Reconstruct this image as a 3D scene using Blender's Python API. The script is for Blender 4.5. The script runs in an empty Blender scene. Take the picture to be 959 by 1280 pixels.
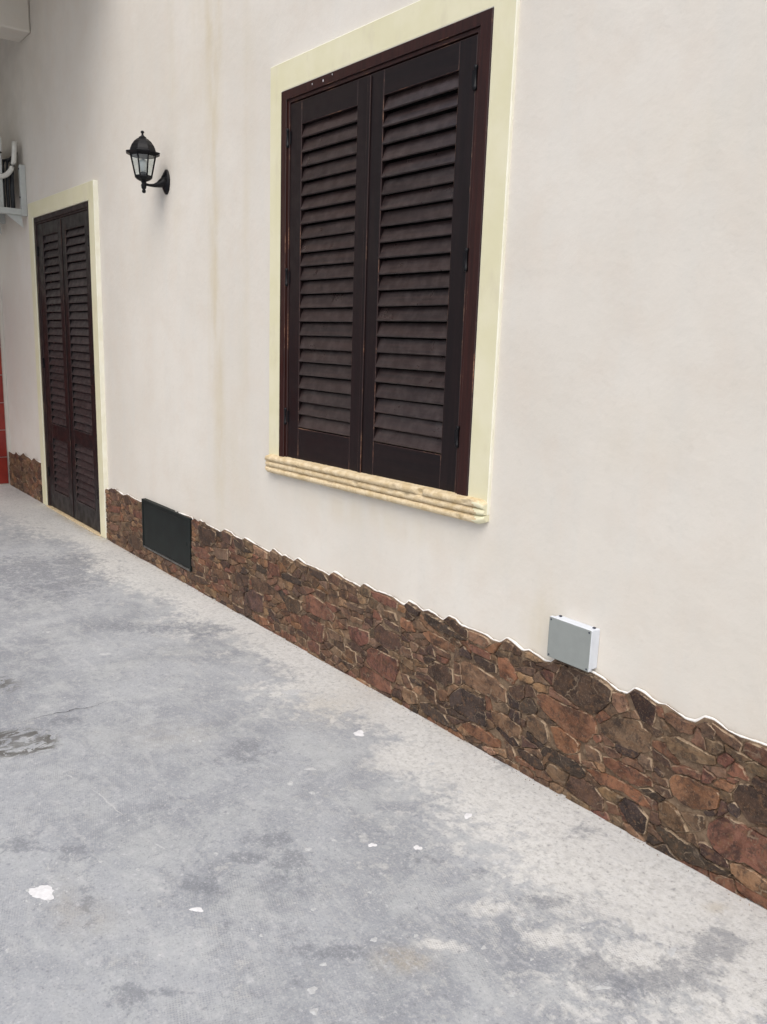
import bpy, bmesh, math, random
import numpy as np
from mathutils import Vector, Matrix, noise
random.seed(7)
SC = bpy.context.scene
COL = SC.collection
rad = math.radians

# ---------------------------------------------------------------- camera
cam_d = bpy.data.cameras.new('camera')
cam = bpy.data.objects.new('camera', cam_d); COL.objects.link(cam); SC.camera = cam
cam_d.sensor_fit = 'VERTICAL'; cam_d.sensor_height = 24.0; cam_d.lens = 19.427
cam_d.clip_start = 0.05; cam_d.clip_end = 500
FWD = Vector((-0.766537, 0.609728, -0.201625)); RGT = Vector((0.616974, 0.786321, 0.032277)); DWN = Vector((0.178222, -0.099656, -0.978931))
m3 = Matrix((RGT, -DWN, -FWD)).transposed()
cam.matrix_world = Matrix.Translation((0, -1.90661, 1.34068)) @ m3.to_4x4()

# ---------------------------------------------------------------- sky, sun, exposure
SUN_EL, SUN_AZ = 54.0, 142.0          # azimuth clockwise from +Y
world = bpy.data.worlds.new('World'); SC.world = world; world.use_nodes = True
wn = world.node_tree.nodes; wl = world.node_tree.links
bg = wn['Background']
sky = wn.new('ShaderNodeTexSky'); sky.sky_type = 'NISHITA'; sky.sun_disc = False
sky.sun_elevation = rad(SUN_EL); sky.sun_rotation = rad(SUN_AZ)
sky.air_density = 1.0; sky.dust_density = 4.0; sky.ozone_density = 1.0
hs = wn.new('ShaderNodeHueSaturation'); hs.inputs['Saturation'].default_value = 0.55
wl.new(sky.outputs[0], hs.inputs['Color']); wl.new(hs.outputs[0], bg.inputs['Color'])
bg.inputs['Strength'].default_value = 0.15
sun_d = bpy.data.lights.new('sun', 'SUN'); sun = bpy.data.objects.new('sun', sun_d); COL.objects.link(sun)
sun_d.energy = 1.1; sun_d.angle = rad(48); sun_d.color = (1.0, 0.95, 0.88)
to_sun = Vector((math.sin(rad(SUN_AZ))*math.cos(rad(SUN_EL)), math.cos(rad(SUN_AZ))*math.cos(rad(SUN_EL)), math.sin(rad(SUN_EL))))
sun.rotation_euler = to_sun.to_track_quat('Z', 'Y').to_euler()
SC.view_settings.view_transform = 'Standard'; SC.view_settings.look = 'None'
SC.view_settings.exposure = 0.19; SC.view_settings.gamma = 1.0

# ---------------------------------------------------------------- measured shapes of this place (millimetres)
STONES='''b -5179,330 -5074,341 -5061,298 -5183,281
d -5023,347 -4906,369 -4845,316 -4944,293
r -5241,241 -5047,262 -5050,222 -5227,197
g -5021,170 -4887,195 -4908,134 -5025,117
d -4892,124 -4718,122 -4723,53 -4834,35 -4930,59
b -5229,176 -5052,203 -5055,163 -5214,139
r -4832,287 -4707,291 -4710,248 -4819,240
b -5253,112 -5075,133 -5095,96 -5238,74
b -5045,87 -4929,72 -4965,32 -5049,33
o -4502,-8 -4238,8 -4239,-27 -4418,-36
d -3926,364 -3732,365 -3733,318 -3790,280 -3847,267 -3928,288
d -3667,389 -3613,399 -3562,380 -3572,332 -3657,334
k -3551,372 -3460,356 -3372,335 -3441,325 -3531,335
g -3450,393 -3353,384 -3363,340 -3431,362
t -3353,384 -3223,369 -3223,340 -3287,335 -3344,342
r -3573,296 -3421,300 -3411,277 -3501,261 -3573,265
k -3315,300 -3223,288 -3222,264 -3315,265
r -3214,337 -3125,330 -3107,283 -3177,270 -3214,290
g -3196,389 -3126,386 -3126,358 -3187,363
k -3095,304 -3039,318 -2932,308 -2932,287 -3005,280 -3090,282
b -3090,385 -3007,371 -3040,336 -3089,352
g -2991,393 -2881,386 -2890,354 -2974,366
k -2878,379 -2756,382 -2733,358 -2785,349 -2862,357
d -3063,205 -3038,216 -2922,215 -2921,179 -2969,147 -3036,146 -3062,167
r -2891,251 -2860,268 -2730,254 -2670,223 -2684,193 -2750,187 -2881,185
r -2928,149 -2897,163 -2742,159 -2754,79 -2839,70 -2927,85
r -2878,49 -2839,66 -2776,63 -2783,16 -2837,11 -2877,26
d -3431,116 -3363,160 -3258,152 -3258,74 -3324,55 -3432,66
b -3372,227 -3231,228 -3159,217 -3168,182 -3268,165 -3363,175
d -3532,203 -3392,217 -3392,172 -3471,142 -3533,146
b -3575,105 -3445,121 -3446,57 -3523,46
o -3363,44 -3212,48 -3193,24 -3286,6 -3353,17
k -3208,83 -3104,79 -3104,62 -3175,63
r -3095,39 -2984,39 -2967,12 -3034,5 -3086,13
b -2964,55 -2889,50 -2891,17 -2950,22
r -4014,231 -3870,251 -3802,223 -3849,186 -3967,186
g -3756,276 -3604,304 -3605,247 -3713,228 -3768,242
r -3992,158 -3861,150 -3862,118 -3969,108
b -3781,170 -3595,183 -3574,157 -3692,132 -3770,135
d -4094,72 -3874,87 -3805,72 -3899,48 -4070,39
t -3864,51 -3727,49 -3739,13 -3853,16
r -3794,91 -3649,101 -3617,78 -3715,63
b -3716,46 -3575,47 -3576,21 -3694,20
d -3565,39 -3442,37 -3436,6 -3523,9
b -2732,328 -2653,331 -2643,274 -2716,271
d -2829,303 -2739,300 -2745,268 -2813,276
r -2578,212 -2437,225 -2435,180 -2493,149 -2562,161
b -2595,116 -2519,115 -2510,71 -2586,76
g -2589,310 -2467,306 -2473,284 -2574,285
g -2731,157 -2618,152 -2617,127 -2718,113
b -2559,255 -2478,258 -2484,241 -2551,232
b -2721,396 -2692,407 -2628,389 -2641,360 -2712,359
g -2614,392 -2593,397 -2518,375 -2523,347 -2584,354
g -2512,397 -2473,407 -2434,393 -2439,364 -2504,362
r -2434,393 -2340,398 -2273,389 -2276,365 -2338,359 -2413,370
o -2267,384 -2220,384 -2225,363 -2268,357
k -2228,405 -2199,413 -2142,394 -2152,373 -2197,371 -2226,386
k -2120,393 -2034,392 -1981,375 -1896,361 -1930,354 -1990,354 -2074,358 -2113,373
d -2019,404 -1984,417 -1898,396 -1898,366 -1941,372 -1993,389
t -1895,394 -1875,403 -1804,400 -1789,381 -1814,359 -1891,363
o -2121,318 -2094,333 -2009,330 -1952,322 -1955,295 -2017,290 -2092,296
k -1932,314 -1913,334 -1883,319 -1872,301 -1925,298
r -1885,350 -1786,351 -1780,328 -1831,325 -1879,335
k -1863,315 -1831,325 -1761,317 -1754,289 -1790,283 -1847,295
t -1919,275 -1885,286 -1761,272 -1706,250 -1698,212 -1737,197 -1821,201 -1909,205
k -1964,133 -1917,184 -1800,183 -1787,128 -1788,88 -1850,81 -1961,96
d -2086,211 -2050,234 -1956,236 -1948,191 -1987,162 -2062,169 -2084,181
d -2401,252 -2371,277 -2321,268 -2248,263 -2234,220 -2269,201 -2329,193 -2393,210
d -2345,309 -2256,300 -2250,282 -2303,282 -2340,290
b -2229,233 -2183,233 -2169,202 -2221,197 -2263,197
r -2448,147 -2416,169 -2255,169 -2252,122 -2268,77 -2335,73 -2445,97
r -2497,55 -2458,75 -2292,68 -2289,20 -2357,11 -2488,15
d -2278,48 -2236,52 -2223,20 -2283,14
t -2220,78 -2145,77 -2131,39 -2187,18 -2218,38
k -2120,51 -2077,64 -1990,55 -1957,34 -1915,21 -1967,22 -2051,15 -2102,23
d -2114,135 -2043,127 -2028,75 -2072,77 -2112,94
k -2188,125 -2118,122 -2124,109 -2175,110
b -2243,162 -2155,156 -2160,139 -2229,130
r -2052,260 -1984,264 -1993,242 -2045,240
r -2417,325 -2373,317 -2359,293 -2416,289
g -2597,313 -2482,311 -2468,294 -2568,287
b -2352,343 -2283,343 -2269,319 -2336,316
o -2247,338 -2189,339 -2165,308 -2204,296 -2245,307
b -2028,140 -1980,142 -1978,105 -2014,99
g -1742,406 -1712,422 -1685,411 -1696,384 -1730,379
d -1682,407 -1654,401 -1657,383 -1691,382
t -1643,398 -1630,407 -1592,401 -1567,394 -1590,384 -1636,386
d -1646,373 -1606,377 -1561,375 -1572,365 -1642,360
o -1754,344 -1715,357 -1678,329 -1663,307 -1678,278 -1736,288
d -1694,268 -1632,294 -1628,252 -1652,232 -1684,245
k -1643,226 -1624,253 -1596,261 -1572,233 -1575,219 -1636,198
d -1515,353 -1486,411 -1408,415 -1323,406 -1307,393 -1308,366 -1323,342 -1357,301 -1412,308 -1481,317 -1513,324
g -1525,409 -1499,425 -1439,430 -1394,420 -1431,417 -1490,413
r -1581,283 -1550,294 -1456,291 -1371,292 -1352,281 -1351,244 -1380,206 -1439,201 -1511,224 -1570,254
o -1517,201 -1490,212 -1416,200 -1404,190 -1405,163 -1441,141 -1484,142 -1498,169
g -1613,196 -1583,215 -1533,202 -1516,149 -1535,134 -1577,143 -1608,164
d -1635,181 -1614,183 -1613,156 -1628,156
o -1903,52 -1860,77 -1792,75 -1717,63 -1720,41 -1770,27 -1857,34
t -1762,159 -1699,166 -1635,153 -1631,114 -1676,102 -1749,121
k -1743,102 -1722,118 -1650,102 -1631,86 -1656,72 -1710,88
k -1642,71 -1613,83 -1529,75 -1527,49 -1559,42 -1619,49
k -1545,109 -1526,131 -1479,131 -1402,126 -1371,114 -1376,92 -1419,79 -1483,90 -1531,88
t -1307,390 -1264,394 -1247,359 -1275,339 -1302,356
o -1645,45 -1572,43 -1566,31 -1634,29
g -1386,197 -1329,197 -1319,169 -1367,154
b -1517,115 -1501,115 -1531,88 -1514,82
d -1255,410 -1238,424 -1166,405 -1163,380 -1169,343 -1203,344 -1225,368
g -1334,282 -1293,320 -1216,342 -1198,322 -1172,318 -1175,293 -1166,268 -1212,245 -1286,247 -1329,260
k -1279,246 -1239,254 -1205,245 -1210,228 -1249,220 -1277,229
r -1362,236 -1334,245 -1326,233 -1345,215
r -1318,189 -1287,196 -1213,196 -1154,190 -1149,174 -1189,152 -1255,149 -1312,167
o -1376,125 -1337,136 -1254,140 -1180,135 -1142,105 -1170,98 -1244,111 -1319,100
d -1405,79 -1376,86 -1331,81 -1304,59 -1300,23 -1324,14 -1369,18 -1445,24 -1427,76
k -1250,70 -1232,98 -1196,97 -1154,75 -1155,25 -1180,18 -1216,37
o -1107,212 -1086,239 -1051,246 -963,245 -963,198 -1008,172 -1053,164 -1091,178
r -1100,256 -1066,271 -1017,271 -1015,252 -1052,254 -1092,242
b -1140,390 -1117,400 -1046,393 -1054,365 -1088,359 -1132,373
g -1138,321 -1098,343 -1051,340 -982,331 -980,310 -1040,294 -1105,294
g -1044,399 -1020,414 -991,399 -993,376 -1021,375
b -1008,416 -982,415 -921,396 -923,374 -961,379 -994,392
r -916,403 -887,410 -858,407 -841,404 -836,369 -853,367 -881,365 -913,378
r -953,311 -935,341 -913,335 -891,307 -925,302 -949,302
g -910,350 -886,363 -852,357 -825,354 -827,337 -849,337 -876,330 -903,334
d -885,315 -874,329 -847,322 -820,314 -817,294 -844,295 -872,295
d -930,261 -913,291 -893,298 -843,292 -821,287 -808,230 -834,217 -860,203 -886,206 -922,238
k -939,224 -922,238 -903,225 -904,200 -926,202
r -982,145 -938,193 -879,188 -830,186 -802,180 -791,94 -817,90 -872,92 -918,77 -958,89 -981,112
k -1130,57 -1110,73 -1054,64 -1006,63 -981,47 -909,45 -897,38 -956,24 -1024,12 -1086,26
b -1129,130 -1106,150 -1062,134 -1034,95 -1067,78 -1118,93
g -1062,139 -995,162 -991,124 -1017,104 -1045,119
d -1003,82 -981,89 -924,77 -910,59 -948,49 -988,55
t -912,69 -897,80 -845,85 -816,79 -793,76 -788,35 -810,38 -849,32 -903,46
r -896,33 -865,34 -810,33 -787,30 -784,5 -806,2 -834,2 -882,7
k -1153,232 -1121,223 -1119,212 -1148,216
b -1294,61 -1256,61 -1243,36 -1283,25
r -948,297 -911,300 -928,284 -944,285
k -997,175 -965,194 -963,178 -990,164
g -1150,374 -1138,373 -1110,344 -1141,349'''
TOPLINE=[(-5249,339),(-5158,364),(-5073,354),(-5006,346),(-4939,363),(-4843,354),(-4733,350),(-4671,367),(-4481,374),(-4261,378),(-4032,386),(-4021,375),(-3961,368),(-3932,390),(-3867,381),(-3732,376),(-3688,369),(-3656,396),(-3593,393),(-3551,382),(-3470,378),(-3450,395),(-3363,386),(-3232,376),(-3205,377),(-3184,399),(-3143,391),(-3108,382),(-3083,391),(-3007,381),(-2975,402),(-2910,390),(-2847,391),(-2756,387),(-2727,383),(-2698,407),(-2655,403),(-2613,394),(-2571,394),(-2511,389),(-2492,409),(-2452,404),(-2407,397),(-2402,401),(-2316,403),(-2256,390),(-2235,391),(-2216,413),(-2176,408),(-2137,396),(-2110,407),(-2066,401),(-2029,393),(-2000,417),(-1969,415),(-1933,400),(-1875,403),(-1819,403),(-1786,396),(-1754,398),(-1725,422),(-1694,415),(-1654,401),(-1630,412),(-1592,404),(-1563,398),(-1540,401),(-1522,421),(-1468,423),(-1395,423),(-1351,417),(-1323,409),(-1295,398),(-1265,400),(-1241,426),(-1212,423),(-1166,408),(-1143,414),(-1118,407),(-1081,398),(-1052,401),(-1030,424),(-1005,426),(-971,413),(-928,409),(-892,413),(-859,414)]
TOPLEFT=[(-7574,288),(-7539,286),(-7455,293),(-7438,317),(-7372,303),(-7240,292),(-7184,299),(-7147,319),(-7041,314),(-6959,300),(-6915,318),(-6854,317),(-6734,315)]
WHITE=[[-1895,-1422,23,33,27,-8],[-1620,-1146,10,14,10,-5],[-1846,-1200,4,5,6,-3],[-1933,-1265,4,5,7,-2],[-1793,-1008,4,5,6,-3],[-2552,-298,24,36,25,-16],[-2129,-289,14,21,19,-14],[-1583,-648,8,11,9,-7],[-2021,-563,12,17,10,-7],[-3325,-750,16,25,13,-5],[-3724,-865,6,9,13,-4],[-1459,-921,4,6,6,-4],[-1249,-1062,7,9,11,-7],[-1199,-1090,5,7,10,-7],[-2388,-765,4,5,10,-5],[-1661,-720,5,7,6,-4],[-1667,-800,6,9,9,-6],[-2401,-783,3,4,8,-4],[-2419,-491,8,12,8,-5],[-1982,-661,7,10,12,-7],[-1898,-636,7,10,8,-5],[-1430,-772,3,5,5,-4],[-1485,-1073,2,3,3,-2],[-1454,-1067,3,4,5,-3],[-1292,-865,6,9,6,-5],[-1296,-1002,5,7,6,-4],[-1533,-1276,3,4,5,-2],[-1739,-1541,3,4,8,-2],[-1502,-555,8,11,10,-8],[-1536,-335,8,11,12,-12],[-1333,-423,10,14,10,-10],[-1646,-264,7,10,7,-6],[-1145,-539,8,11,8,-8],[-988,-363,3,5,4,-6],[-864,-338,7,9,10,-16],[-737,-439,9,12,5,-8],[-990,-731,4,5,4,-4],[-891,-558,15,21,4,-5],[-1036,-618,3,4,3,-4],[-1805,-378,9,12,9,-8],[-1824,-221,7,11,8,-7],[-1246,-779,3,5,6,-5],[-1126,-679,4,6,5,-5],[-1090,-422,3,5,4,-5],[-1034,-439,4,6,4,-4]]
SOFT=[('w',-1165,-275,39,55,25,-32),('w',-1062,-535,24,33,17,-20),('w',-1218,-587,29,40,16,-16),('w',-1199,-759,24,33,15,-14),('w',-1888,-268,60,87,56,-46),('w',-903,-435,32,44,21,-29),('d',-1291,-143,42,60,30,-37),('d',-1323,-496,24,34,19,-18),('d',-870,-510,62,85,30,-41),('d',-1689,-26,38,54,29,-30),('d',-814,-353,48,66,37,-59),('d',-943,-511,26,37,21,-27),('d',-1145,-423,47,65,20,-23),('d',-802,-209,33,46,28,-48),('d',-1452,-576,35,49,26,-22),('d',-2236,-681,52,75,74,-41),('d',-1752,-849,18,25,25,-15),('d',-1310,-958,47,65,18,-13),('d',-1788,-1347,15,21,97,-33),('d',-1468,-1391,38,53,28,-11),('d',-1401,-1281,49,67,14,-6),('d',-2009,-1303,17,24,54,-18),('d',-4573,-656,179,289,396,-114),('d',-3543,-487,179,277,80,-33),('d',-1726,-950,22,31,15,-8),('d',-1707,-1106,21,29,25,-12),('d',-2805,-1097,46,68,49,-15),('d',-1646,-852,24,34,29,-18),('d',-2141,-1397,36,51,65,-18),('t',-2473,-827,76,111,74,-33),('t',-2382,-300,50,74,99,-65),('t',-2363,-148,68,101,111,-81),('t',-1741,-1354,32,45,53,-18),('t',-1835,-1389,15,22,84,-26),('o',-887,-114,13,18,10,-17),('o',-1204,-850,31,43,26,-21)]
CRACK=[[-2857,-1226],[-2869,-1151],[-2867,-1092],[-2857,-1058],[-2866,-1031],[-2847,-990],[-2848,-955],[-2868,-913],[-2869,-883]]
SCRATCH=[[[-2301,-1166],[-2252,-1155],[-2197,-1151],[-2132,-1144],[-2080,-1133]],[[-2423,-1198],[-2375,-1183]],[[-1928,-1122],[-1880,-1106]]]
WET=[[-2863,-1306],[-2828,-1272],[-2821,-1200],[-2773,-1157],[-2655,-1140],[-2597,-1170],[-2597,-1225],[-2606,-1276],[-2628,-1338],[-2660,-1354]]

# ---------------------------------------------------------------- material helpers
def new_mat(name):
    m = bpy.data.materials.new(name); m.use_nodes = True
    nt = m.node_tree; nt.nodes.clear()
    return m, nt
class NT:
    def __init__(s, name):
        s.m, s.t = new_mat(name)
        s.out = s.n('ShaderNodeOutputMaterial'); s.b = s.n('ShaderNodeBsdfPrincipled')
        s.l(s.b.outputs[0], s.out.inputs[0])
        s.co = s.n('ShaderNodeNewGeometry').outputs['Position']
    def n(s, k, **kw):
        x = s.t.nodes.new(k)
        for a, v in kw.items(): setattr(x, a, v)
        return x
    def l(s, a, b): s.t.links.new(a, b)
    def setv(s, sock, v):
        if hasattr(v, 'is_output'): s.l(v, sock)
        else: sock.default_value = v
    def noise(s, scale, detail=4, rough=.55, stretch=None, vec=None, dist=0, rot=None, shift=None):
        vec = vec or s.co
        if stretch or rot or shift:
            mp = s.n('ShaderNodeMapping'); s.l(vec, mp.inputs[0])
            if stretch: mp.inputs['Scale'].default_value = stretch
            if rot: mp.inputs['Rotation'].default_value = rot
            if shift: mp.inputs['Location'].default_value = shift
            vec = mp.outputs[0]
        x = s.n('ShaderNodeTexNoise'); s.l(vec, x.inputs['Vector'])
        x.inputs['Scale'].default_value = scale; x.inputs['Detail'].default_value = detail
        x.inputs['Roughness'].default_value = rough; x.inputs['Distortion'].default_value = dist
        return x.outputs['Fac']
    def ramp(s, fac, a, b, lo=0., hi=1.):
        x = s.n('ShaderNodeMapRange'); x.interpolation_type = 'SMOOTHSTEP'
        s.setv(x.inputs[0], fac); x.inputs[1].default_value = a; x.inputs[2].default_value = b
        x.inputs[3].default_value = lo; x.inputs[4].default_value = hi
        return x.outputs[0]
    def mix(s, fac, a, b, mode='MIX'):
        x = s.n('ShaderNodeMix'); x.data_type = 'RGBA'; x.blend_type = mode
        s.setv(x.inputs[0], fac); 
        for i, v in ((6, a), (7, b)):
            if isinstance(v, (tuple, list)) and len(v) == 3: v = (*v, 1)
            s.setv(x.inputs[i], v)
        return x.outputs[2]
    def math(s, op, a, b=0., clamp=False):
        x = s.n('ShaderNodeMath'); x.operation = op; x.use_clamp = clamp
        s.setv(x.inputs[0], a); s.setv(x.inputs[1], b); return x.outputs[0]
    def bump(s, h, strength=.3, dist=.002, prev=None):
        x = s.n('ShaderNodeBump'); s.l(h, x.inputs['Height']); x.inputs['Strength'].default_value = strength
        x.inputs['Distance'].default_value = dist
        if prev: s.l(prev, x.inputs['Normal'])
        return x.outputs[0]
    def fin(s, col, rough, nrm=None, metal=0, spec=.5, coat=0):
        if isinstance(col, (tuple, list)) and len(col) == 3: col = (*col, 1)
        s.setv(s.b.inputs['Base Color'], col); s.setv(s.b.inputs['Roughness'], rough)
        s.b.inputs['Metallic'].default_value = metal; s.b.inputs['Specular IOR Level'].default_value = spec
        s.b.inputs['Coat Weight'].default_value = coat; s.b.inputs['Coat Roughness'].default_value = .25
        if nrm: s.l(nrm, s.b.inputs['Normal'])
        return s.m
    def attr(s, name):
        a = s.n('ShaderNodeAttribute'); a.attribute_name = name
        sp = s.n('ShaderNodeSeparateColor'); s.l(a.outputs['Color'], sp.inputs[0])
        return sp.outputs[0], sp.outputs[1], sp.outputs[2], a.outputs['Alpha']

def mat_plaster():
    s = NT('cream_plaster'); st, grime_shade, wm, _ = s.attr('marks')
    big = s.noise(1.3, 3, .5); mid = s.noise(6, 5, .6); fine = s.noise(900, 2, .5); brush = s.noise(3.5, 4, .6, stretch=(3.0, 1, .5))
    c = s.mix(s.ramp(big, .3, .7), (.675, .636, .572), (.735, .699, .640))
    c = s.mix(s.math('MULTIPLY', s.ramp(mid, .4, .75), .4), c, (.67, .60, .52))
    c = s.mix(s.math('MULTIPLY', s.ramp(brush, .45, .75), .25), c, (.64, .635, .60))
    c = s.mix(s.math('MULTIPLY', st, s.ramp(s.noise(9, 5, .6, stretch=(1, 1, .3)), .25, .7), True), c, (.60, .52, .36))
    c = s.mix(s.math('MULTIPLY', grime_shade, s.ramp(s.noise(7, 5, .6), .2, .7), True), c, (.50, .47, .42))
    c = s.mix(s.math('MULTIPLY', s.ramp(s.noise(160, 5, .7), .55, .75), .22), c, (.52, .48, .41))
    c = s.mix(s.math('MULTIPLY', s.ramp(s.noise(28, 6, .7, shift=(2, 0, 5)), .54, .68), .14), c, (.56, .53, .47))
    h = s.bump(s.noise(9, 3, .5), .25, .012); h = s.bump(s.noise(38, 6, .65), .35, .003, h); h = s.bump(fine, .4, .0008, h)
    return s.fin(c, .85, h, spec=.25)
def mat_trim():
    s = NT('pale_yellow_paint')
    c = s.mix(s.ramp(s.noise(5, 5, .6), .3, .7), (.70, .665, .455), (.75, .715, .53))
    c = s.mix(s.math('MULTIPLY', s.ramp(s.noise(14, 5, .65, stretch=(1, 1, .4)), .52, .72), .4), c, (.62, .57, .42))
    h = s.bump(s.noise(60, 4, .6), .2, .0015)
    return s.fin(c, .6, h, spec=.35)
def mat_lit_edge():  # paler copy of the trim: light on its side faces put into colour
    s = NT('lit_cream_edge')
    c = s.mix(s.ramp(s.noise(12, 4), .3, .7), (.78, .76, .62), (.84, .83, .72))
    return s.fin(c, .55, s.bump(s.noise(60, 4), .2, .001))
def mat_wood(name, a, b, rough=.42, coat=.15, vertical=True, dust=.0, spec=.4):
    s = NT(name)
    st = (40, 40, 1.6) if vertical else (1.6, 40, 40)
    oi = s.n('ShaderNodeObjectInfo')
    va = s.n('ShaderNodeVectorMath'); va.operation = 'ADD'; s.l(s.co, va.inputs[0])
    cm = s.n('ShaderNodeCombineXYZ'); s.l(s.math('MULTIPLY', oi.outputs['Random'], 7.), cm.inputs[0]); s.l(s.math('MULTIPLY', oi.outputs['Random'], 3.), cm.inputs[2]); s.l(cm.outputs[0], va.inputs[1])
    g = s.noise(1.6, 6, .65, stretch=st, vec=va.outputs[0], dist=.4)
    c = s.mix(s.ramp(g, .35, .68), a, b)
    c = s.mix(s.math('MULTIPLY', oi.outputs['Random'], .30), c, tuple(v*1.6 for v in b))
    if dust: c = s.mix(s.math('MULTIPLY', s.ramp(s.noise(24, 5, .65), .35, .75), dust), c, (.16, .13, .125))
    h = s.bump(g, .25, .0008)
    r = s.ramp(s.noise(15, 4), .3, .7, rough-.07, rough+.12)
    return s.fin(c, r, h, spec=spec, coat=coat)
def mat_worn(name='worn_wood_edge', amt=.9):
    s = NT(name)
    g = s.noise(5, 6, .7)
    f = s.math('MULTIPLY', s.ramp(g, .50, .62), amt)
    c = s.mix(f, (.028, .012, .011), s.mix(s.ramp(s.noise(70, 4), .35, .65), (.10, .035, .02), (.27, .15, .09)))
    return s.fin(c, .55)
def mat_simple(name, col, rough=.5, metal=0, var=.15, spec=.5, bumps=0., scale=30):
    s = NT(name)
    c = s.mix(s.ramp(s.noise(scale, 4, .6), .3, .7), tuple(v*(1-var) for v in col), tuple(min(1, v*(1+var)) for v in col))
    h = s.bump(s.noise(scale*8, 3), bumps, .001) if bumps else None
    return s.fin(c, rough, h, metal=metal, spec=spec)
def mat_stone(name, edge=False):
    s = NT(name)
    a = s.n('ShaderNodeAttribute'); a.attribute_name = 'tint'; base = a.outputs['Color']
    va = s.n('ShaderNodeVectorMath'); va.operation = 'ADD'; s.l(s.co, va.inputs[0])
    cm = s.n('ShaderNodeCombineXYZ'); s.l(s.math('MULTIPLY', a.outputs['Alpha'], 9.), cm.inputs[0]); s.l(cm.outputs[0], va.inputs[1])
    v = va.outputs[0]
    n1 = s.noise(11, 9, .74, vec=v, dist=.6); n2 = s.noise(48, 8, .76, vec=v); n3 = s.noise(190, 6, .75, vec=v)
    lay = s.noise(9, 8, .72, vec=v, stretch=(1, 1, 4.5), rot=(0, rad(14), 0), dist=.5)
    dk = s.mix(1., base, (.42, .41, .42), 'MULTIPLY'); lt = s.mix(1., base, (1.55, 1.5, 1.42), 'MULTIPLY')
    c = s.mix(s.ramp(n1, .38, .60), dk, lt)
    c = s.mix(s.math('MULTIPLY', s.ramp(lay, .47, .56), .40), c, s.mix(1., base, (1.15, .95, .75), 'MULTIPLY'))
    c = s.mix(s.math('MULTIPLY', s.ramp(n2, .52, .62), .55), c, (.175, .095, .050))
    c = s.mix(s.math('MULTIPLY', s.ramp(s.noise(34, 8, .76, vec=v, shift=(3, 1, 2)), .51, .60), .60), c, (.036, .024, .021))
    c = s.mix(s.math('MULTIPLY', s.ramp(n3, .54, .68), .50), c, (.29, .215, .145))
    c = s.mix(s.math('MULTIPLY', s.ramp(n3, .44, .34), .50), c, (.030, .020, .017))
    vo = s.n('ShaderNodeTexVoronoi'); vo.feature = 'DISTANCE_TO_EDGE'; vo.inputs['Scale'].default_value = 13
    wp = s.n('ShaderNodeVectorMath'); wp.operation = 'ADD'; s.l(v, wp.inputs[0])
    wn_ = s.n('ShaderNodeTexNoise'); wn_.inputs['Scale'].default_value = 24; wn_.inputs['Detail'].default_value = 5; s.l(v, wn_.inputs['Vector'])
    ws = s.n('ShaderNodeVectorMath'); ws.operation = 'SCALE'; s.l(wn_.outputs['Color'], ws.inputs[0]); ws.inputs['Scale'].default_value = .06; s.l(ws.outputs[0], wp.inputs[1])
    s.l(wp.outputs[0], vo.inputs['Vector'])
    crk = s.math('MULTIPLY', s.ramp(vo.outputs['Distance'], .035, .005), s.ramp(s.noise(8, 3, .5, vec=v, shift=(7, 7, 1)), .50, .56))
    c = s.mix(s.math('MULTIPLY', crk, .65), c, s.mix(s.ramp(n1, .4, .6), (.30, .225, .155), (.028, .020, .017)))
    if edge: c = s.mix(s.ramp(s.noise(16, 7, .76), .46, .58, .0, edge), c, (.40, .30, .205))  # pale rims: grout residue plus light on the edges put into colour
    h = s.bump(n1, .6, .006); h = s.bump(lay, .5, .004, h); h = s.bump(n2, .6, .003, h); h = s.bump(n3, .5, .0014, h); h = s.bump(crk, -.5, .002, h)
    return s.fin(c, s.ramp(n2, .3, .7, .55, .78), h, spec=.3)
def mat_mortar():
    s = NT('brown_mortar')
    c = s.mix(s.ramp(s.noise(14, 5, .65), .35, .65), (.105, .068, .046), (.235, .165, .110))
    c = s.mix(s.math('MULTIPLY', s.ramp(s.noise(60, 5, .7), .5, .66), .6), c, (.32, .24, .16))
    h = s.bump(s.noise(60, 6, .7), .8, .006); h = s.bump(s.noise(400, 3), .4, .0015, h)
    return s.fin(c, .8, h, spec=.25)
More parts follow.
